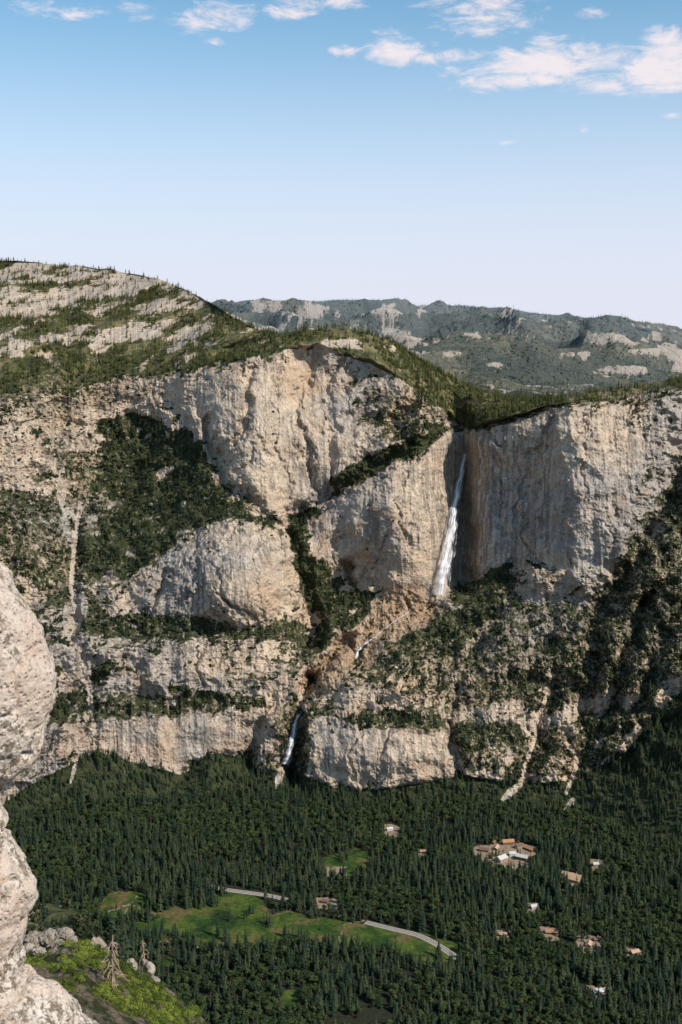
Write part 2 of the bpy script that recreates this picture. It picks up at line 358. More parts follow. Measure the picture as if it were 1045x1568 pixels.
# ------------------------------------------------------------------ FAR HIGH COUNTRY
fpx=np.arange(-250,1320,2.0);nfc=len(fpx)
sky_py=np.interp(fpx,[-250,0,300,345,400,470,530,580,640,700,770,850,930,1000,1045,1320],[470,470,468,465,461,463,459,460,468,468,473,483,490,503,517,558])
Yd=np.concatenate([np.linspace(3900,7000,260),np.linspace(7015,12500,260)])
FY=np.repeat(Yd[:,None],nfc,1);FXn=(fpx-522.5)/FP/1.01
FX=FY*FXn[None]
zsky=CZ+ratio(sky_py)*12000
t=np.clip((FY-4200)/(12000-4200),0,1)
zb=800*(1-t**.9)+zsky[None]*t**.9-60*np.sin(np.pi*t)
tilt=(1-t)*np.interp(fpx,[-250,350,700,1045,1320],[60,40,20,60,80])[None]
wpx=(fbm(FX/600,FY/600,FX*0,3,199)-.5)*500
rid=fbm((FX+wpx+FY*.3)/1500+3.3,(FY+wpx)/480+1.7,FX*0,5,200,.42,True)
win=np.sin(np.pi*np.clip(t,0,1))**1.15
FZ=zb+tilt+(rid-.62)*660*win+(fbm(FX/300,FY/300,FX*0,4,210)-.5)*70*(win*.9+.05)+(fbm(FX/70,FY/70,FX*0,3,220)-.5)*16
fr=(FZ-CZ)/FY;ftt=(fr*cp+sp)/(cp-fr*sp);FPY=784-FP*ftt;FPX=np.broadcast_to(fpx,FY.shape)
rk=fbm(FX/330,FY/330,FX*0,6,230,.64)
fw=(fbm(FX/130,FY/130,FX*0,5,240,.66)-.5)
dome=np.zeros(FY.shape)
for cx,cy,rx,ry in [(412,470,20,8),(488,478,34,11),(598,474,28,10),(640,480,14,6),(722,518,32,8),(800,524,38,11),(778,480,16,7),(690,545,36,8),(940,520,42,10),(960,568,44,8),(760,562,26,7),(860,497,30,5),(610,515,36,9),(1000,540,40,6),(880,545,30,6)]:
    q=np.hypot((FPX-cx)/rx,(FPY-cy)/ry);dome=np.maximum(dome,1-q*.75)
frs=(rk-.5)*2.6+fw*3.0+dome*1.25
frock=sm(frs,.48,.70)
FZ+=np.clip(dome,0,1)*26*(FY/9000)
FZ-=np.clip(FY-12000,0,1e9)*.5
FP3=np.stack([FX,FY,FZ],-1)
fveg=.88-.72*frock
fsoil=np.clip(.25+(fbm(FX/400,FY/300,FX*0,4,250)-.5)*2.4,0,.8)
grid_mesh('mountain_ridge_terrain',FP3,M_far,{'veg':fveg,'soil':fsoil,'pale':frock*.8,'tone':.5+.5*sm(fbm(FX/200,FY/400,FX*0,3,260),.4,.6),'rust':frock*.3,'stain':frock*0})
# ------------------------------------------------------------------ VALLEY FLOOR
def ax(lo,hi,step,far):
    a=np.arange(lo,hi,step);g=np.geomspace(step,far,24)
    return np.concatenate([(lo-g)[::-1],a,hi+g])
gx=ax(-800,900,4.5,20000);gy=ax(1380,2820,4.5,20000)
GX,GY=np.meshgrid(gx,gy)
gr=(0-CZ)/np.maximum(GY,50);gt=(gr*cp+sp)/(cp-gr*sp);GPY=784-FP*gt;GPX=522.5+GX/np.maximum(GY,50)*(cp+gt*sp)*FP
MEAD=[[(150,1400),(168,1366),(212,1364),(240,1385),(300,1388),(330,1362),(400,1370),(418,1402),(440,1395),(520,1408),(600,1425),(650,1428),(700,1443),(708,1470),(660,1484),(600,1456),(540,1452),(450,1440),(400,1452),(330,1452),(240,1442),(200,1425)],
[(498,1318),(545,1296),(572,1310),(560,1332),(530,1345),(500,1345)],[(425,1520),(455,1515),(460,1545),(430,1550)],[(250,1470),(270,1465),(275,1480),(255,1485)]]
DIRT=[[(728,1298),(770,1285),(826,1296),(824,1322),(790,1338),(757,1330),(732,1313)],[(855,1334),(892,1338),(895,1358),(862,1354)],[(886,1428),(926,1438),(920,1462),(886,1456)],[(803,1380),(830,1384),(830,1402),(806,1400)],[(480,1374),(518,1377),(514,1395),(484,1393)],[(500,1328),(532,1328),(530,1345),(500,1345)],[(830,1420),(860,1422),(860,1442),(832,1440)],[(900,1508),(934,1510),(932,1534),(904,1533)],[(586,1262),(608,1262),(608,1282),(588,1282)],[(900,1316),(928,1316),(928,1336),(902,1336)],[(960,1452),(985,1455),(982,1470),(962,1468)],[(760,1425),(782,1427),(780,1442),(762,1440)],[(640,1300),(655,1300),(655,1313),(641,1313)],[(968,1232),(985,1232),(983,1246),(968,1246)]]
ROADS=[[(318,1356),(345,1362),(410,1371),(440,1378)],[(560,1412),(600,1422),(640,1432),(672,1448),(702,1468)]]
TRAILS=[[(212,1364),(200,1385),(192,1400)],[(165,1395),(200,1385),(240,1400)],[(240,1440),(300,1450),(380,1455)],[(440,1395),(500,1400),(545,1405)],[(520,1440),(530,1415),(560,1410)]]
gw=(fbm(GX/35,GY/35,GX*0,4,300)-.5)*22
def masks(ppx,ppy,wob):
    a=np.zeros(ppx.shape,bool)
    for m_ in MEAD: a|=inpoly(ppx+wob,ppy+wob*.4,m_)
    b=np.zeros(ppx.shape,bool)
    for m_ in DIRT: b|=inpoly(ppx+wob*.8,ppy+wob*.4,m_)
    c=np.full(ppx.shape,1e9)
    for l in ROADS: c=np.minimum(c,dline(ppx,ppy*1.0,l))
    return a,b,c
ma,mb,mc=masks(GPX,GPY,gw)
tr=np.full(GX.shape,1e9)
for l in TRAILS: tr=np.minimum(tr,dline(GPX+gw*.4,GPY+gw*.1,l))
m,nt,b=mat('valley_ground');n=N(nt);p=n.pos()
g1=n.noise(p,1/45,6,.65,.8);g2=n.noise(p,1/8,5,.7)
mcol=n.mix(n.mr(g1,.38,.62),C4(.026,.060,.012),C4(.085,.115,.022))
mcol=n.mix(n.mr(n.noise(n.vm('ADD',p,(90,10,0)),1/60,5,.65),.50,.64),mcol,C4(.13,.10,.042))
mcol=n.mix(n.mr(n.noise(n.vm('ADD',p,(9,710,0)),1/90,5,.65),.52,.64),mcol,C4(.018,.036,.012))
mcol=n.mix(1,mcol,n.mix(n.mr(g2,.3,.7),C4(.55,.55,.55),C4(1.25,1.25,1.25)),'MULTIPLY')
fcol=n.mix(n.mr(g2,.35,.7),C4(.018,.022,.012),C4(.036,.034,.02))
col=n.mix(n.mr(n.attr('mead'),.3,.7),fcol,mcol)
col=n.mix(n.mr(n.math('MULTIPLY',n.attr('dirt'),n.mr(g2,.25,.55)),.3,.7),col,n.mix(g2,C4(.20,.14,.09),C4(.34,.26,.19)))
nt.links.new(col,b.inputs['Base Color']);n.bump(g2,.7,1.0,b)
grid_mesh('valley_floor_ground',np.stack([GX,GY,GX*0],-1),m,{'mead':ma*1.,'dirt':np.maximum(mb*1.,(tr<1.5)*.7)})
for l in ROADS:
    pts=[Vector(on_floor(a,b_,0)) for a,b_ in l]
    fine=[]
    for i in range(len(pts)-1):
        p0=pts[max(i-1,0)];p1=pts[i];p2=pts[i+1];p3=pts[min(i+2,len(pts)-1)]
        for k_ in range(12):
            t_=k_/12;fine.append(.5*((2*p1)+(-p0+p2)*t_+(2*p0-5*p1+4*p2-p3)*t_*t_+(-p0+3*p1-3*p2+p3)*t_**3))
    fine.append(pts[-1]);V=[];F=[];mi=[]
    prof=[(-7.5,-.05),(-5.2,.35),(-4.9,.36),(-.15,.40),(.15,.40),(4.9,.36),(5.2,.35),(7.5,-.05)]
    for i,q in enumerate(fine):
        d=(fine[min(i+1,len(fine)-1)]-fine[max(i-1,0)]).normalized();nrm=Vector((-d.y,d.x,0))
        for w,h in prof: V.append(q+nrm*w+Vector((0,0,h)))
        if i:
            for j in range(7):
                a=(i-1)*8+j;F.append((a,a+1,a+9,a+8));mi.append(2 if j in(0,6) else (1 if j in(1,3,5) else 0))
    raw_mesh('road',V,F,[M_asph,M_line,M_grav],mi)
# ------------------------------------------------------------------ PLANTS
def conifer(name,h,w,layers,per,matl,seed):
    rnd=random.Random(seed);V=[];F=[];mi=[]
    sides=5
    for k_ in range(sides):
        a=2*math.pi*k_/sides;V.append((math.cos(a)*h*.018,math.sin(a)*h*.018,-.02*h))
    V.append((0,0,h*.96))
    for k_ in range(sides): F.append((k_,(k_+1)%sides,sides));mi.append(1)
    for L in range(layers):
        f=L/(layers-1);z=h*(.10+.88*f);rad=w*((1-f)**.68)*(.55+.45*math.sin(min(1,f*5+.35)*1.57))*rnd.uniform(.75,1.18)+w*.04
        for j in range(per):
            if rnd.random()<.12: continue
            a=2*math.pi*(j+rnd.random()*.8)/per+L*1.3;R_=rad*rnd.uniform(.6,1.2)
            dr=R_*rnd.uniform(.2,.5);wd=R_*rnd.uniform(.32,.5);c,s_=math.cos(a),math.sin(a)
            z1=z+rnd.uniform(-.02,.02)*h;b0=len(V)
            V+= [(0,0,z1+.03*h),(c*R_*.6-s_*wd,s_*R_*.6+c*wd,z1-dr*.6),(c*R_,s_*R_,z1-dr),(c*R_*.6+s_*wd,s_*R_*.6-c*wd,z1-dr*.6),(c*R_*.55,s_*R_*.55,z1-dr*.15)]
            F+=[(b0,b0+1,b0+4),(b0+1,b0+2,b0+4),(b0+2,b0+3,b0+4),(b0+3,b0,b0+4)];mi+=[0]*4
    return raw_mesh(name,V,F,[matl,M_bark],mi,link=False)
def leafy(name,h,r,nleaf,ls,matl,seed,trunk=True,squash=.8):
    rnd=random.Random(seed);V=[];F=[];mi=[]
    cl=[]
    for i in range(9):
        a=rnd.random()*6.28;q=rnd.random()**.5*r*.65
        cl.append((math.cos(a)*q,math.sin(a)*q,h-r*squash+rnd.uniform(-.5,.6)*r*squash,r*rnd.uniform(.3,.5)))
    if trunk:
        for c in cl+[(0,0,h*.8,0)]:
            b0=len(V)
            for k_ in range(4):
                a=k_*1.57;V.append((math.cos(a)*r*.07,math.sin(a)*r*.07,-.3));
            for k_ in range(4):
                a=k_*1.57;V.append((c[0]*.35+math.cos(a)*r*.05,c[1]*.35+math.sin(a)*r*.05,h*.4))
            V.append((c[0],c[1],c[2]))
            for k_ in range(4):
                F.append((b0+k_,b0+(k_+1)%4,b0+4+(k_+1)%4,b0+4+k_));F.append((b0+4+k_,b0+4+(k_+1)%4,b0+8));mi+=[1,1]
    for i in range(nleaf):
        c=cl[i%len(cl)];u=Vector((rnd.gauss(0,1),rnd.gauss(0,1),rnd.gauss(0,1))).normalized();q=c[3]*rnd.uniform(.75,1.1)
        ce=Vector(c[:3])+Vector((u.x*q,u.y*q,u.z*q*squash))
        if ce.z<0: ce.z=abs(ce.z)*.3
        t1=u.orthogonal().normalized();t1=(t1+u*rnd.uniform(-.5,.5)).normalized();t2=u.cross(t1).normalized()
        s1=ls*rnd.uniform(.6,1.3);b0=len(V)
        V+=[ce-t1*s1,ce+t2*s1*.6,ce+t1*s1,ce-t2*s1*.6];F.append((b0,b0+1,b0+2,b0+3));mi.append(0)
    return raw_mesh(name,V,F,[matl,M_bark],mi,link=False)
def coll(name,objs):
    c=bpy.data.collections.new(name)
    for o in objs: c.objects.link(o)
    return c
C_con=coll('conifer_kinds',[conifer('conifer_a',1,.17,15,8,M_con,1),conifer('conifer_b',1,.135,17,8,M_con,2),conifer('conifer_c',1,.21,14,9,M_con,3),conifer('conifer_d',1,.18,12,7,M_con,4),conifer('conifer_e',.95,.24,12,9,M_con,14),conifer('conifer_f',1,.15,14,6,M_con,15)])
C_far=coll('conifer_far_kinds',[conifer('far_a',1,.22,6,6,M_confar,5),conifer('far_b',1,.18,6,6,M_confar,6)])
C_pl=coll('conifer_plateau_kinds',[conifer('plateau_a',1,.22,9,7,M_plat,5),conifer('plateau_b',1,.17,9,7,M_plat,6),conifer('plateau_c',1,.26,8,7,M_plat,8)])
C_sh=coll('shrub_kinds',[leafy('shrub_a',1,.65,170,.19,M_shr,1,False),leafy('shrub_b',1.1,.6,170,.19,M_shr,2,False)])
C_br=coll('oak_kinds',[leafy('oak_a',1,.42,340,.065,M_broad,3),leafy('oak_b',1,.5,340,.07,M_broad,4)])
C_fb=coll('bush_kinds',[leafy('bush_a',.8,.8,1300,.05,M_fsh,5,squash=.55),leafy('bush_b',.7,.85,1300,.05,M_fsh,6,squash=.5)])
def scatter(name,pts,scl,c):
    n_=len(pts);me=bpy.data.meshes.new(name);me.vertices.add(n_);me.vertices.foreach_set('co',np.asarray(pts,np.float32).reshape(-1))
    for k_,v in (('scl',scl),('rz',RNG.random(n_)*6.283)):
        a=me.attributes.new(k_,'FLOAT','POINT');a.data.foreach_set('value',np.asarray(v,np.float32))
    a=me.attributes.new('kind','INT','POINT');a.data.foreach_set('value',RNG.integers(0,len(c.objects),n_).astype(np.int32))
    o=bpy.data.objects.new(name,me);sc.collection.objects.link(o)
    g=bpy.data.node_groups.new(name+'_gn','GeometryNodeTree')
    g.interface.new_socket('Geometry',in_out='INPUT',socket_type='NodeSocketGeometry');g.interface.new_socket('Geometry',in_out='OUTPUT',socket_type='NodeSocketGeometry')
    nd=g.nodes;gi=nd.new('NodeGroupInput');go=nd.new('NodeGroupOutput');iop=nd.new('GeometryNodeInstanceOnPoints')
    ci=nd.new('GeometryNodeCollectionInfo');ci.inputs['Collection'].default_value=c;ci.inputs['Separate Children'].default_value=True;ci.inputs['Reset Children'].default_value=True
    def na(nm,ty):
        q=nd.new('GeometryNodeInputNamedAttribute');q.data_type=ty;q.inputs['Name'].default_value=nm;return q.outputs[0]
    g.links.new(gi.outputs[0],iop.inputs['Points']);g.links.new(ci.outputs[0],iop.inputs['Instance']);iop.inputs['Pick Instance'].default_value=True
    g.links.new(na('kind','INT'),iop.inputs['Instance Index'])
    cx=nd.new('ShaderNodeCombineXYZ');g.links.new(na('rz','FLOAT'),cx.inputs[2]);er=nd.new('FunctionNodeEulerToRotation')
    g.links.new(cx.outputs[0],er.inputs[0]);g.links.new(er.outputs[0],iop.inputs['Rotation'])
    c2=nd.new('ShaderNodeCombineXYZ');sa=na('scl','FLOAT')
    for i in range(3): g.links.new(sa,c2.inputs[i])
    g.links.new(c2.outputs[0],iop.inputs['Scale']);g.links.new(iop.outputs[0],go.inputs[0])
    md_=o.modifiers.new('scatter','NODES');md_.node_group=g
    print(name,n_);return o
def sample(Pg,dens):
    a=Pg[:-1,:-1];b=Pg[:-1,1:];c=Pg[1:,:-1]
    area=np.linalg.norm(np.cross(b-a,c-a),axis=-1);cntp=RNG.poisson(np.clip(area*dens[:-1,:-1],0,20))
    i,j=np.nonzero(cntp);k_=cntp[i,j];i=np.repeat(i,k_);j=np.repeat(j,k_);u=RNG.random((len(i),1));v=RNG.random((len(i),1))
    return a[i,j]+(b[i,j]-a[i,j])*u+(c[i,j]-a[i,j])*v,i,j
vis=(PY>0)&~isback
cl=fbm(X/22,Z/22,Y/22,3,400)
dens=np.where((plat==0)&vis,sm(veg+(cl-.5)*2.1,.46,.9)*.013+.0003*(1-face),0)*(.25+.75*sm(nz,.1,.5))
dens=np.where((pale>.4)|(PY>base[None]),0,dens)
pts,i,j=sample(P,dens);scatter('cliff_shrubs',pts-np.array([0,0,.6]),RNG.uniform(2.5,7.5,len(pts)),C_sh)
dens=np.where((plat==0)&vis,sm(veg+(cl-.5)*1.5,.54,.9)*.0042,0)*(.2+.8*sm(nz,.1,.5));dens=np.where(pale>.3,0,dens)
dens=np.where(inpoly(PX,PY,RT)&(pale<.3),.0085,dens)
dens=np.where((PY>base[None]-4)&(plat==0)&(pale<.3),.0095,dens)
pts,i,j=sample(P,dens);scatter('cliff_conifers',pts-np.array([0,0,1]),RNG.uniform(10,26,len(pts)),C_con)
cl2=fbm(X/70,Y/100,Z*0,4,410,.64)
dens=np.where((plat>0)&(~isback),(1-bare)*(sm(cl2,.38,.56)*.008+.0012)+bare*.0010,0)
dens=np.where(tslope&(plat>0),.011,dens)
rr=rows[7][0][None]
rimband=(PY-rr<26)&(PY>=rr-6)&(plat==0)&(PX<1240)
dens=np.where(rimband&(cl2+(cl-.5)>.49),np.where(PX<720,.005,.002)*(1-sm(PY-rr,4,26)),dens)
pts,i,j=sample(P,dens);scatter('plateau_conifer_forest',pts-np.array([0,0,1]),RNG.uniform(9,22,len(pts))*np.where(RNG.random(len(pts))<.15,1.3,1),C_pl)
cl3=fbm(FX/260,FY/200,FX*0,4,420,.6)
dens=np.where(frock>.5,.00006,sm(cl3,.32,.52)*.0017+.00015)*np.interp(FY,[3900,6000,12000],[1.5,1,.6])
pts,i,j=sample(FP3,dens)
if len(pts)>75000: pts=pts[RNG.permutation(len(pts))[:75000]]
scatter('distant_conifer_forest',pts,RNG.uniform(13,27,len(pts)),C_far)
s_=9.4;a_,b_=np.meshgrid(np.arange(-760,860,s_),np.arange(1480,2960,s_));fx=(a_+RNG.uniform(-.62,.62,a_.shape)*s_).ravel();fy=(b_+RNG.uniform(-.62,.62,a_.shape)*s_).ravel()
fr_=(0-CZ)/fy;ft=(fr_*cp+sp)/(cp-fr_*sp);fpy=784-FP*ft;fpx_=522.5+fx/fy*(cp+ft*sp)*FP
wob=(fbm(fx/35,fy/35,fx*0,4,300)-.5)*22
A,B,Cc=masks(fpx_,fpy,wob)
bs=np.interp(fpx_,px,foot)
gap=fbm(fx/55,fy/55,fx*0,4,430,.6)
ok=(~B)&(Cc>5)&(fpy>bs+2)&(gap<.71)&(fpx_>-140)&(fpx_<1200)
tclump=fbm(fx/40,fy/40,fx*0,3,435)
okm=(~B)&(Cc>5)&A&((RNG.random(len(fx))<.014)|(tclump>.66)); ok=ok&~A
kd=fbm(fx/110,fy/110,fx*0,3,440)
broad=ok&(((kd>.52)&(RNG.random(len(fx))<.65))|(RNG.random(len(fx))<.12));con=ok&~broad
hv=12+20*fbm(fx/90,fy/90,fx*0,3,450)
def pz(m_): return np.stack([fx[m_],fy[m_],np.zeros(m_.sum())],-1)
con|=okm
scatter('valley_conifer_forest',pz(con),hv[con]*RNG.uniform(.45,1.6,con.sum()),C_con)
scatter('valley_oak_trees',pz(broad),RNG.uniform(8,19,broad.sum()),C_br)
# ------------------------------------------------------------------ WATERFALLS
def fall(name,line,widths,off,seed=0):
    m,nt,b=mat(name+'_water');n=N(nt);tc=n.new('ShaderNodeTexCoord').outputs['UV']
    sx=n.new('ShaderNodeSeparateXYZ');nt.links.new(tc,sx.inputs[0]);u=sx.outputs[0]
    nz_=n.noise(n.vm('MULTIPLY',tc,(4,2.6,1)),1,6,.72,.5);n2=n.noise(n.vm('MULTIPLY',tc,(12,1.2,1)),1,5,.65)
    e=n.math('SUBTRACT',1,n.math('ABSOLUTE',n.math('SUBTRACT',n.math('MULTIPLY',u,2),1)))
    al=n.mr(n.math('ADD',e,n.math('MULTIPLY',n.math('SUBTRACT',n.math('ADD',nz_,n2),1.0),1.9)),.0,1.15)
    nt.links.new(n.mix(n.mr(n2,.4,.6),C4(.58,.58,.61),C4(.82,.81,.82)),b.inputs['Base Color']);b.inputs['Roughness'].default_value=.6
    nt.links.new(al,b.inputs['Alpha'])
    L=len(line);V=[];F=[];UV=[];K=60;S=10
    ts=np.linspace(0,L-1,K);xs=np.interp(ts,range(L),[a for a,_ in line]);ys=np.interp(ts,range(L),[c for _,c in line]);ws=np.interp(ts,range(L),widths)
    xs=xs+(fbm(ys/14,ys*0,ys*0,3,801)-.5)*3
    dep=np.array([min(surf(xs[i]+q,ys[i])[1] for q in(-ws[i]/2,0,ws[i]/2))-off for i in range(K)])
    dep=np.minimum(dep,gs(dep,2.)) 
    for i in range(K):
        for k_ in range(S+1):
            u_=k_/S;q=world(xs[i]+(u_-.5)*ws[i],ys[i],dep[i]-math.sin(u_*math.pi)*ws[i]*.5)
            V.append(q);UV.append((u_,i/K*6+seed))
            if i and k_: a=(i-1)*(S+1)+k_-1;F.append((a,a+1,a+S+2,a+S+1))
    o=raw_mesh(name,V,F,[m],smooth=True);uvl=o.data.uv_layers.new(name='UVMap')
    for lp in o.data.loops: uvl.data[lp.index].uv=UV[lp.vertex_index]
fall('upper_waterfall',[(713,695),(707,720),(700,755),(694,790),(689,820),(685,850),(678,880),(673,910)],[9,10,14,18,22,26,28,28],5)
fall('lower_waterfall',[(457,1093),(451,1115),(446,1140),(437,1170)],[7,9,13,15],4,3)
fall('cascade_waterfall',[(628,936),(600,955),(575,975),(560,985),(550,995),(545,1008)],[3,3,4,7,8,7],2,5)
# ------------------------------------------------------------------ BUILDINGS
M_win=plain('window_glass',(.03,.035,.04),.1,1,.2)
walls=[plain('wood_siding_brown',(.20,.12,.07)),plain('wood_siding_tan',(.38,.28,.19)),plain('white_siding',(.7,.68,.64),.06)]
roofs=[plain('shingle_roof_orange',(.38,.20,.11),.25,.4),plain('shingle_roof_brown',(.16,.10,.075),.2,.4),plain('metal_roof_pale',(.50,.48,.46),.1,.3),plain('roof_tan',(.46,.30,.20),.15,.4)]
def box(V,F,cx,cy,cz,x,y,z):
    b0=len(V)
    for dz in(-z,z):
        for dx,dy in((-x,-y),(x,-y),(x,y),(-x,y)): V.append((cx+dx,cy+dy,cz+dz))
    for f in((0,3,2,1),(4,5,6,7),(0,1,5,4),(1,2,6,5),(2,3,7,6),(3,0,4,7)): F.append(tuple(b0+q for q in f))
def building(name,pxv,pyv,L,W,H,ang,wm,rm):
    e=bpy.data.objects.new(name,None);sc.collection.objects.link(e);e.location=on_floor(pxv,pyv,0);e.rotation_euler[2]=math.radians(ang)
    def ch(nm,V,F,m_):
        o=raw_mesh(nm,V,F,[m_]);o.parent=e
    h=W*.32
    V=[(-L/2,-W/2,-.3),(L/2,-W/2,-.3),(L/2,W/2,-.3),(-L/2,W/2,-.3),(-L/2,-W/2,H),(L/2,-W/2,H),(L/2,W/2,H),(-L/2,W/2,H),(-L/2,0,H+h),(L/2,0,H+h)]
    ch('walls',V,[(0,1,5,4),(2,3,7,6),(1,2,6,9,5),(3,0,4,8,7)],wm)
    o_=1.0;k_=h/(W/2);V=[]
    for x in(-L/2-o_,L/2+o_):
        for y in(-W/2-o_,0,W/2+o_):
            zz=H+h-abs(y)*k_+.05;V+=[(x,y,zz),(x,y,zz+.35)]
    ch('roof',V,[(1,7,9,3),(3,9,11,5),(0,2,8,6),(2,4,10,8),(0,6,7,1),(4,5,11,10),(0,1,3,2),(2,3,5,4),(6,8,9,7),(8,10,11,9)],rm)
    V=[];F=[]
    for fl in range(max(1,int(H//3))):
        for q in np.arange(-L/2+2,L/2-1,3.5):
            for sd in(-1,1): box(V,F,q,sd*(W/2+.02),1.7+fl*3,.7,.06,.7)
    ch('windows',V,F,M_win)
    V=[];F=[];box(V,F,L/2+.03,0,1.1,.06,.6,1.1);ch('door',V,F,roofs[1])
    V=[];F=[];box(V,F,L*.2,W*.15,H+h+.4,.6,.6,1.3);ch('chimney',V,F,walls[1])
BL=[('lodge_building',876,1347,38,24,6,-35,1,3),('lodge_building',768,1318,22,15,7,40,1,2),('lodge_building',800,1316,24,12,7,-30,0,2),('lodge_building',778,1292,24,12,6,10,0,0),('lodge_building',742,1303,18,10,4,-15,0,1),('lodge_building',812,1302,18,11,5,-50,0,0),('lodge_building',795,1298,16,10,6,30,1,1),('lodge_building',760,1300,16,9,4,65,0,3),('lodge_building',785,1310,13,9,6,5,2,2),('lodge_building',768,1331,12,9,4,20,2,2),('lodge_building',818,1315,15,9,5,20,0,0),('lodge_building',754,1291,13,9,5,-30,0,0),
 ('wooden_cabin',818,1390,13,9,4,20,2,2),('wooden_cabin',845,1429,20,10,4,-10,0,0),('wooden_cabin',902,1448,16,9,4,70,1,3),('wooden_cabin',914,1440,12,8,4,10,0,1),('wooden_cabin',914,1325,14,8,4,5,1,2),('wooden_cabin',498,1382,12,8,4,-20,0,1),('wooden_cabin',917,1520,18,10,4,10,1,2),('wooden_cabin',597,1271,12,8,4,15,2,2),('wooden_cabin',972,1460,15,9,4,25,0,3),('wooden_cabin',771,1433,12,8,4,-15,0,3),('wooden_cabin',648,1306,10,7,4,-15,1,3)]
for bb in BL: building(*bb[:7],walls[bb[7]],roofs[bb[8]])
rr_=random.Random(9);pts=[]
for i in range(260):
    d_=rr_.choice(DIRT[:3]);a=[sum(c_[0] for c_ in d_)/len(d_),sum(c_[1] for c_ in d_)/len(d_)];c_=rr_.choice(d_);t_=rr_.uniform(.1,1.2)
    q=(a[0]+(c_[0]-a[0])*t_+rr_.uniform(-6,6),a[1]+(c_[1]-a[1])*t_+rr_.uniform(-3,3))
    if min(math.hypot(q[0]-k_[1],(q[1]-k_[2])*1.8) for k_ in BL)>11.5: pts.append(on_floor(*q))
scatter('village_trees',np.array(pts),np.array([rr_.uniform(7,15) for _ in pts]),C_con)
# ------------------------------------------------------------------ FOREGROUND
m,nt,b=mat('foreground_granite');n=N(nt);p=n.pos()
a1=n.noise(p,3.0,7,.65,.4);a2=n.noise(p,22,8,.78);a3=n.noise(p,80,4,.7);vo=n.new('ShaderNodeTexVoronoi');nt.links.new(p,vo.inputs[0]);vo.inputs['Scale'].default_value=34
pit=n.math('SUBTRACT',1,n.mr(vo.outputs[0],.05,.45))
lich=n.math('MULTIPLY',n.mr(a2,.47,.54),n.mr(a1,.44,.54))
col=n.mix(n.mr(a1,.35,.65),C4(.78,.61,.49),C4(.90,.80,.70))
col=n.mix(n.math('MULTIPLY',lich,.9),col,C4(.20,.145,.09))
col=n.mix(n.math('MULTIPLY',pit,n.mr(a2,.46,.60)),col,C4(.32,.24,.18))
col=n.mix(1,col,n.mix(n.mr(a3,.3,.7),C4(.80,.80,.80),C4(1.1,1.1,1.1)),'MULTIPLY')
nt.links.new(col,b.inputs['Base Color']);n.bump(n.math('SUBTRACT',n.math('ADD',a1,n.math('MULTIPLY',a2,.7)),n.math('MULTIPLY',pit,.35)),1,.045,b);M_fg=m
m2,nt,b=mat('slope_boulder_granite');n=N(nt);p=n.pos()
a1=n.noise(p,.9,7,.65);a2=n.noise(p,5,8,.75)
col=n.mix(n.mr(a1,.35,.65),C4(.34,.285,.23),C4(.60,.52,.43));col=n.mix(n.mr(a2,.51,.62),col,C4(.15,.12,.095))
nt.links.new(col,b.inputs['Base Color']);n.bump(a2,1,.2,b);M_bo=m2
def rock(name,parts,amp,fr,matl,sub=5,vox=None,seed=0):
    bm=bmesh.new()
    for (c,r3) in parts:
        g=bmesh.ops.create_icosphere(bm,subdivisions=sub,radius=1.0)
        for v in g['verts']:
            v.co=Vector((v.co.x*r3[0]+c[0],v.co.y*r3[1]+c[1],v.co.z*r3[2]+c[2]))
    me=bpy.data.meshes.new(name);bm.to_mesh(me);bm.free();me.materials.append(matl)
    o=bpy.data.objects.new(name,me);sc.collection.objects.link(o)
    if vox:
        md_=o.modifiers.new('r','REMESH');md_.mode='VOXEL';md_.voxel_size=vox
        dg=bpy.context.evaluated_depsgraph_get();me2=bpy.data.meshes.new_from_object(o.evaluated_get(dg));o.modifiers.clear();o.data=me2;me=me2
        if not me.materials: me.materials.append(matl)
    me.update()
    n_=len(me.vertices);co=np.empty(n_*3,np.float32);me.vertices.foreach_get('co',co);co=co.reshape(-1,3).astype(float)
    no=np.empty(n_*3,np.float32);me.vertices.foreach_get('normal',no);no=no.reshape(-1,3)
    x,y,z=co[:,0]*fr+seed,co[:,1]*fr,co[:,2]*fr
    d=(fbm(x,y,z,7,500,.58)-.5)*2+(fbm(x*.8,y*.8,z*1.4,3,520,.5,True)-.5)*1.0
    cre=np.abs(fbm(x*.7+7,y*.7,z*1.1,3,540)-.5);d-=np.exp(-(cre/.012)**2)*.6
    co=co+no*(d*amp)[:,None]
    me.vertices.foreach_set('co',co.astype(np.float32).reshape(-1));me.polygons.foreach_set('use_smooth',np.full(len(me.polygons),True));me.update()
    return o
def ell(pxv,pyv,Yv,rx,ry,ryy=None):
    k_=Yv/FP;return (world(pxv,pyv,Yv),(rx*k_,(ryy or rx)*k_,ry*k_))
rock('granite_boulder_outcrop',[ell(-75,1035,6,150,184),ell(-30,935,6.05,60,85),ell(5,1050,5.95,77,85),ell(-10,1120,5.97,78,70),ell(-60,1140,6.0,100,90),ell(-105,1385,6.05,146,158),ell(-60,1300,6.2,70,90),ell(-22,1370,6.0,70,66),ell(-35,1470,6.05,68,90),ell(-25,1640,6,150,170),ell(60,1600,6.1,70,100),ell(110,1640,6.1,60,80),ell(-110,1210,6.2,95,120),ell(60,1700,6.1,130,170),ell(-150,1800,6.3,330,300),ell(-250,1500,6.4,200,420)],.075,3.0,M_fg,5,.011)
fpx2=np.arange(-260,620,3.0)
rimp=np.interp(fpx2,[-260,0,40,100,130,160,200,230,260,310,400,620],[1440,1440,1438,1428,1440,1462,1488,1500,1522,1570,1680,1950])
R2=[]
for pyo,Yv in [(2300,9),(1900,22),(1700,32)]: R2.append(np.stack([np.array(world(q,max(pyo,rp+40),Yv)) for q,rp in zip(fpx2,rimp)]))
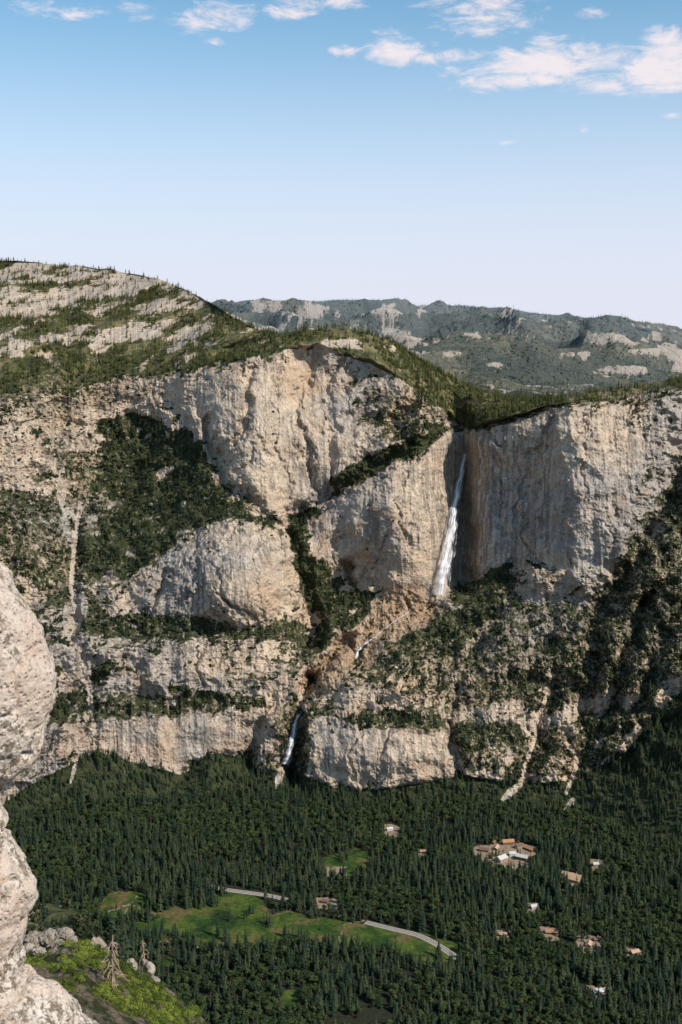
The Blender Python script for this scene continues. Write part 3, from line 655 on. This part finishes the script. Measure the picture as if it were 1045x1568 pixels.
R2.append(np.stack([np.array(world(q,rp,56)) for q,rp in zip(fpx2,rimp)]))
l=R2[-1];R2.append(l+np.array([0,8,-7.]));R2.append(l+np.array([0,40,-70.]));R2.append(l+np.array([10,180,-260.]))
S=[]
for i in range(len(R2)-1):
    for t_ in np.linspace(0,1,[12,20,110,14,12,14][i],endpoint=False): S.append(R2[i]*(1-t_)+R2[i+1]*t_)
S=np.array(S);S[...,2]+=(fbm(S[...,0]/5,S[...,1]/5,S[...,2]*0,6,600,.62)-.5)*2.6
m,nt,b=mat('foreground_slope_soil');n=N(nt);p=n.pos();a1=n.noise(p,.7,6,.7);a2=n.noise(p,4,6,.75)
col=n.mix(n.mr(a1,.42,.58),C4(.06,.07,.025),C4(.27,.21,.15));col=n.mix(1,col,n.mix(n.mr(a2,.35,.65),C4(.4,.4,.4),C4(1.35,1.35,1.35)),'MULTIPLY')
nt.links.new(col,b.inputs['Base Color']);n.bump(a2,1,.5,b)
grid_mesh('foreground_slope_ground',S,m)
dn=np.zeros(S.shape[:2]);dn[30:150]=3.0;dn*=sm(fbm(S[...,0]/1.8,S[...,1]/2.2,S[...,2]*0,4,610),.42,.54)
pts,_,_=sample(S,dn);scatter('green_bushes',pts-np.array([0,0,.1]),RNG.uniform(.2,.62,len(pts)),C_fb)
def gpt(pxv,pyv):
    Yv=np.interp(pyv,[np.interp(pxv,fpx2,rimp),1700],[56,32]);return Vector(world(pxv,pyv,Yv)),Yv
RK=[(52,1446,12),(75,1442,13),(98,1438,11),(60,1462,9),(85,1468,10),(120,1500,11),(128,1486,9),(150,1540,13),(160,1557,13),(178,1552,17),(200,1545,12),(110,1462,8),(140,1510,10),(205,1560,13),(90,1452,9),(192,1560,9),(135,1525,9),(105,1488,8),(70,1480,9),(240,1555,7),(165,1500,9),(185,1512,8),(215,1530,7),(150,1478,8),(115,1530,9),(44,1456,8),(65,1440,8),(110,1446,8),(255,1548,6),(128,1458,7),(80,1500,7)]
for i,(a,b_,r) in enumerate(RK):
    q,Yv=gpt(a,b_);k_=Yv/FP;f_=random.Random(i).uniform(.7,1.15);rock('slope_boulder',[((q.x,q.y,q.z+.6*r*k_),(r*1.2*k_,r*1.1*k_,r*.85*k_*f_)),((q.x+r*.5*k_,q.y,q.z+.2*r*k_),(r*.9*k_,r*k_,r*.6*k_))],.26*r*k_*2,1.5/(r*k_),M_bo,4,r*k_*.09,i*3.1)
q,Yv=gpt(230,1508);k_=Yv/FP
rock('granite_spire_rock',[((q.x,q.y,q.z+6*k_),(9*k_,9*k_,30*k_)),((q.x-10*k_,q.y+.1,q.z+12*k_),(6*k_,7*k_,30*k_)),((q.x+6*k_,q.y,q.z-2*k_),(12*k_,12*k_,16*k_))],.2,1.8,M_bo,5,.045)
q,Yv=gpt(200,1482)
rock('granite_spire_rock',[((q.x,q.y,q.z-.1),(10*k_,9*k_,17*k_)),((q.x+8*k_,q.y,q.z-.4),(8*k_,8*k_,12*k_))],.16,1.8,M_bo,5,.045)
def snag(name,pxv,pyb,pyt,seed,nb=46,spread=1.0):
    rnd=random.Random(seed);q,Yv=gpt(pxv,pyb);H=(pyb-pyt)/FP*Yv;V=[];F=[]
    def tube(pts,rs,s=6):
        b0=len(V)
        for i,(pt,r) in enumerate(zip(pts,rs)):
            d=(pts[min(i+1,len(pts)-1)]-pts[max(i-1,0)]).normalized();u=d.orthogonal().normalized();w=d.cross(u)
            for k_ in range(s):
                a=6.283*k_/s;V.append(pt+(u*math.cos(a)+w*math.sin(a))*r)
            if i:
                for k_ in range(s):
                    a0=b0+(i-1)*s;F.append((a0+k_,a0+(k_+1)%s,a0+s+(k_+1)%s,a0+s+k_))
    tp=[Vector((math.sin(t_*3+seed)*.06*H*.5*t_,0,-.3+t_*(H+.3))) for t_ in np.linspace(0,1,12)]
    tube(tp,[.04*H*(1-t_*.85) for t_ in np.linspace(0,1,12)],8)
    for i in range(nb):
        f=rnd.uniform(.3,.98);a=rnd.random()*6.283;L=H*.16*spread*(1.15-f)*rnd.uniform(.6,1.4)+.05*H;c=Vector((math.cos(a),math.sin(a),0))
        s0=Vector((math.sin(f*3+seed)*.03*H*f,0,f*H));drp=rnd.uniform(.3,.9)
        pp=[s0,s0+c*L*.35+Vector((0,0,.03*L)),s0+c*L*.7+Vector((0,0,-drp*L*.35)),s0+c*L+Vector((0,0,-drp*L))]
        tube(pp,[.011*H,.009*H,.007*H,.003*H],4)
        for _ in range(2):
            t_=rnd.uniform(.3,1);b1=pp[1].lerp(pp[3],t_);dv_=Vector((rnd.uniform(-1,1),rnd.uniform(-1,1),rnd.uniform(-1.3,-.1))).normalized()*L*.3
            tube([b1,b1+dv_*.5,b1+dv_],[.005*H,.004*H,.002*H],3)
    o=raw_mesh(name,V,F,[M_dead]);o.location=q
snag('dead_tree',177,1555,1418,3,40,1.0)
snag('dead_tree',222,1495,1432,8,24,1.3)
h2=np.arange(-260,300,3.0);rp2=np.interp(h2,[-260,0,30,60,100,140,180,220,300],[1300,1330,1345,1372,1385,1412,1450,1500,1600])
l1=np.stack([np.array(world(a,b_,260)) for a,b_ in zip(h2,rp2)]);l0=np.stack([np.array(world(a,b_+150,170)) for a,b_ in zip(h2,rp2)])
l2=l1+np.array([20,60,-90.]);l3=l1+np.array([60,300,-400.]);S2=[]
for a,b_,k_ in((l0,l1,60),(l1,l2,15),(l2,l3,20)):
    for t_ in np.linspace(0,1,k_,endpoint=False): S2.append(a*(1-t_)+b_*t_)
S2=np.array(S2);S2[...,2]+=(fbm(S2[...,0]/18,S2[...,1]/18,S2[...,2]*0,5,700)-.5)*14
vv=sm(fbm(S2[...,0]/10,S2[...,1]/10,S2[...,2]/10,4,710),.4,.55)*.6+.25
grid_mesh('hillside_terrain',S2,M_wall,{'veg':vv,'soil':vv*0+.3,'pale':vv*0,'tone':vv,'rust':vv*0+.4,'stain':vv*0})
pts,_,_=sample(S2,np.full(S2.shape[:2],.07)*vv);scatter('hillside_shrubs',pts,RNG.uniform(1.,2.8,len(pts)),C_sh)
pts,_,_=sample(S2,np.full(S2.shape[:2],.005));scatter('hillside_conifers',pts,RNG.uniform(3,9,len(pts)),C_con)
# ------------------------------------------------------------------ LIGHT, SKY
EL,AZ=math.radians(41),math.radians(125)
sun=bpy.data.lights.new('sun','SUN');sun.energy=5.0;sun.angle=math.radians(.5);sun.color=(1,.91,.79)
so=bpy.data.objects.new('sun',sun);sc.collection.objects.link(so)
ds=Vector((math.sin(AZ)*math.cos(EL),math.cos(AZ)*math.cos(EL),math.sin(EL)));so.rotation_euler=ds.to_track_quat('Z','Y').to_euler();so.location=(0,0,3000)
w=bpy.data.worlds.new('World');sc.world=w;w.use_nodes=True;nt=w.node_tree;nt.nodes.clear();n=N(nt)
sk=n.new('ShaderNodeTexSky',sky_type='NISHITA');sk.sun_disc=False;sk.sun_elevation=EL;sk.sun_rotation=AZ;sk.altitude=1500;sk.air_density=1.0;sk.dust_density=.8;sk.ozone_density=1.5
dr=n.new('ShaderNodeTexCoord').outputs['Generated'];dr=n.vm('NORMALIZE',dr)
sz=n.new('ShaderNodeSeparateXYZ');nt.links.new(dr,sz.inputs[0])
hz=n.mr(sz.outputs[2],.32,.05,.0,1.0)
base_sky=n.mix(1,sk.outputs[0],C4(1.08,1.46,1.38),'MULTIPLY')
skyc=n.mix(n.math('MULTIPLY',hz,.95),base_sky,C4(6.4,6.45,7.5))
acc=None
for cx,cy,rx,ry,v in [(612,76,52,22,1),(660,88,55,12,.8),(528,78,32,9,.8),(335,28,70,24,.75),(120,20,70,12,.65),(740,12,90,34,.85),(850,95,140,26,1),(790,125,90,15,1),(930,132,60,14,.9),(1015,112,80,28,1.1),(1035,70,55,28,1),(776,218,22,6,.8),(895,195,13,8,.8),(690,110,28,9,.7),(440,8,40,24,.8),(830,62,36,12,.8),(205,14,34,18,.65),(1032,176,22,6,.6),(40,10,70,16,.55),(530,2,40,14,.9),(905,22,34,10,.7),(330,62,18,8,.6),(600,50,30,8,.6),(740,48,30,10,.6)]:
    c=bearing(cx,cy);q=n.vm('MULTIPLY',n.vm('SUBTRACT',dr,tuple(c)),(FP/rx,FP/rx*.3,FP/ry))
    f=n.math('MULTIPLY',n.mr(n.vm('LENGTH',q),1.7,0),v)
    acc=f if acc is None else n.math('MAXIMUM',acc,f)
nz1=n.noise(n.vm('MULTIPLY',dr,(24,24,66)),1,9,.66,.7);nz2=n.noise(n.vm('MULTIPLY',dr,(95,95,220)),1,5,.6)
den=n.math('ADD',n.math('MULTIPLY',acc,1.0),n.math('ADD',n.math('MULTIPLY',n.math('SUBTRACT',nz1,.5),2.3),n.math('MULTIPLY',n.math('SUBTRACT',nz2,.5),.7)))
cf=n.math('MULTIPLY',n.mr(den,.28,1.1),n.mr(acc,.02,.35))
colr=n.mix(n.math('MULTIPLY',cf,.9),skyc,C4(7.9,7.1,7.3))
bg=n.new('ShaderNodeBackground');bg.inputs[1].default_value=.12;nt.links.new(colr,bg.inputs[0]);ow=n.new('ShaderNodeOutputWorld');nt.links.new(bg.outputs[0],ow.inputs[0])
cam=bpy.data.cameras.new('camera');co=bpy.data.objects.new('camera',cam);sc.collection.objects.link(co);sc.camera=co
co.location=(0,0,CZ);co.rotation_euler=(math.radians(90)-PITCH,0,0);cam.sensor_fit='VERTICAL';cam.sensor_height=36;cam.lens=36*FP/1568;cam.clip_start=.1;cam.clip_end=60000
cam.dof.use_dof=True;cam.dof.focus_distance=2800;cam.dof.aperture_fstop=8
sc.view_settings.view_transform='Standard';sc.view_settings.look='None';sc.view_settings.exposure=0
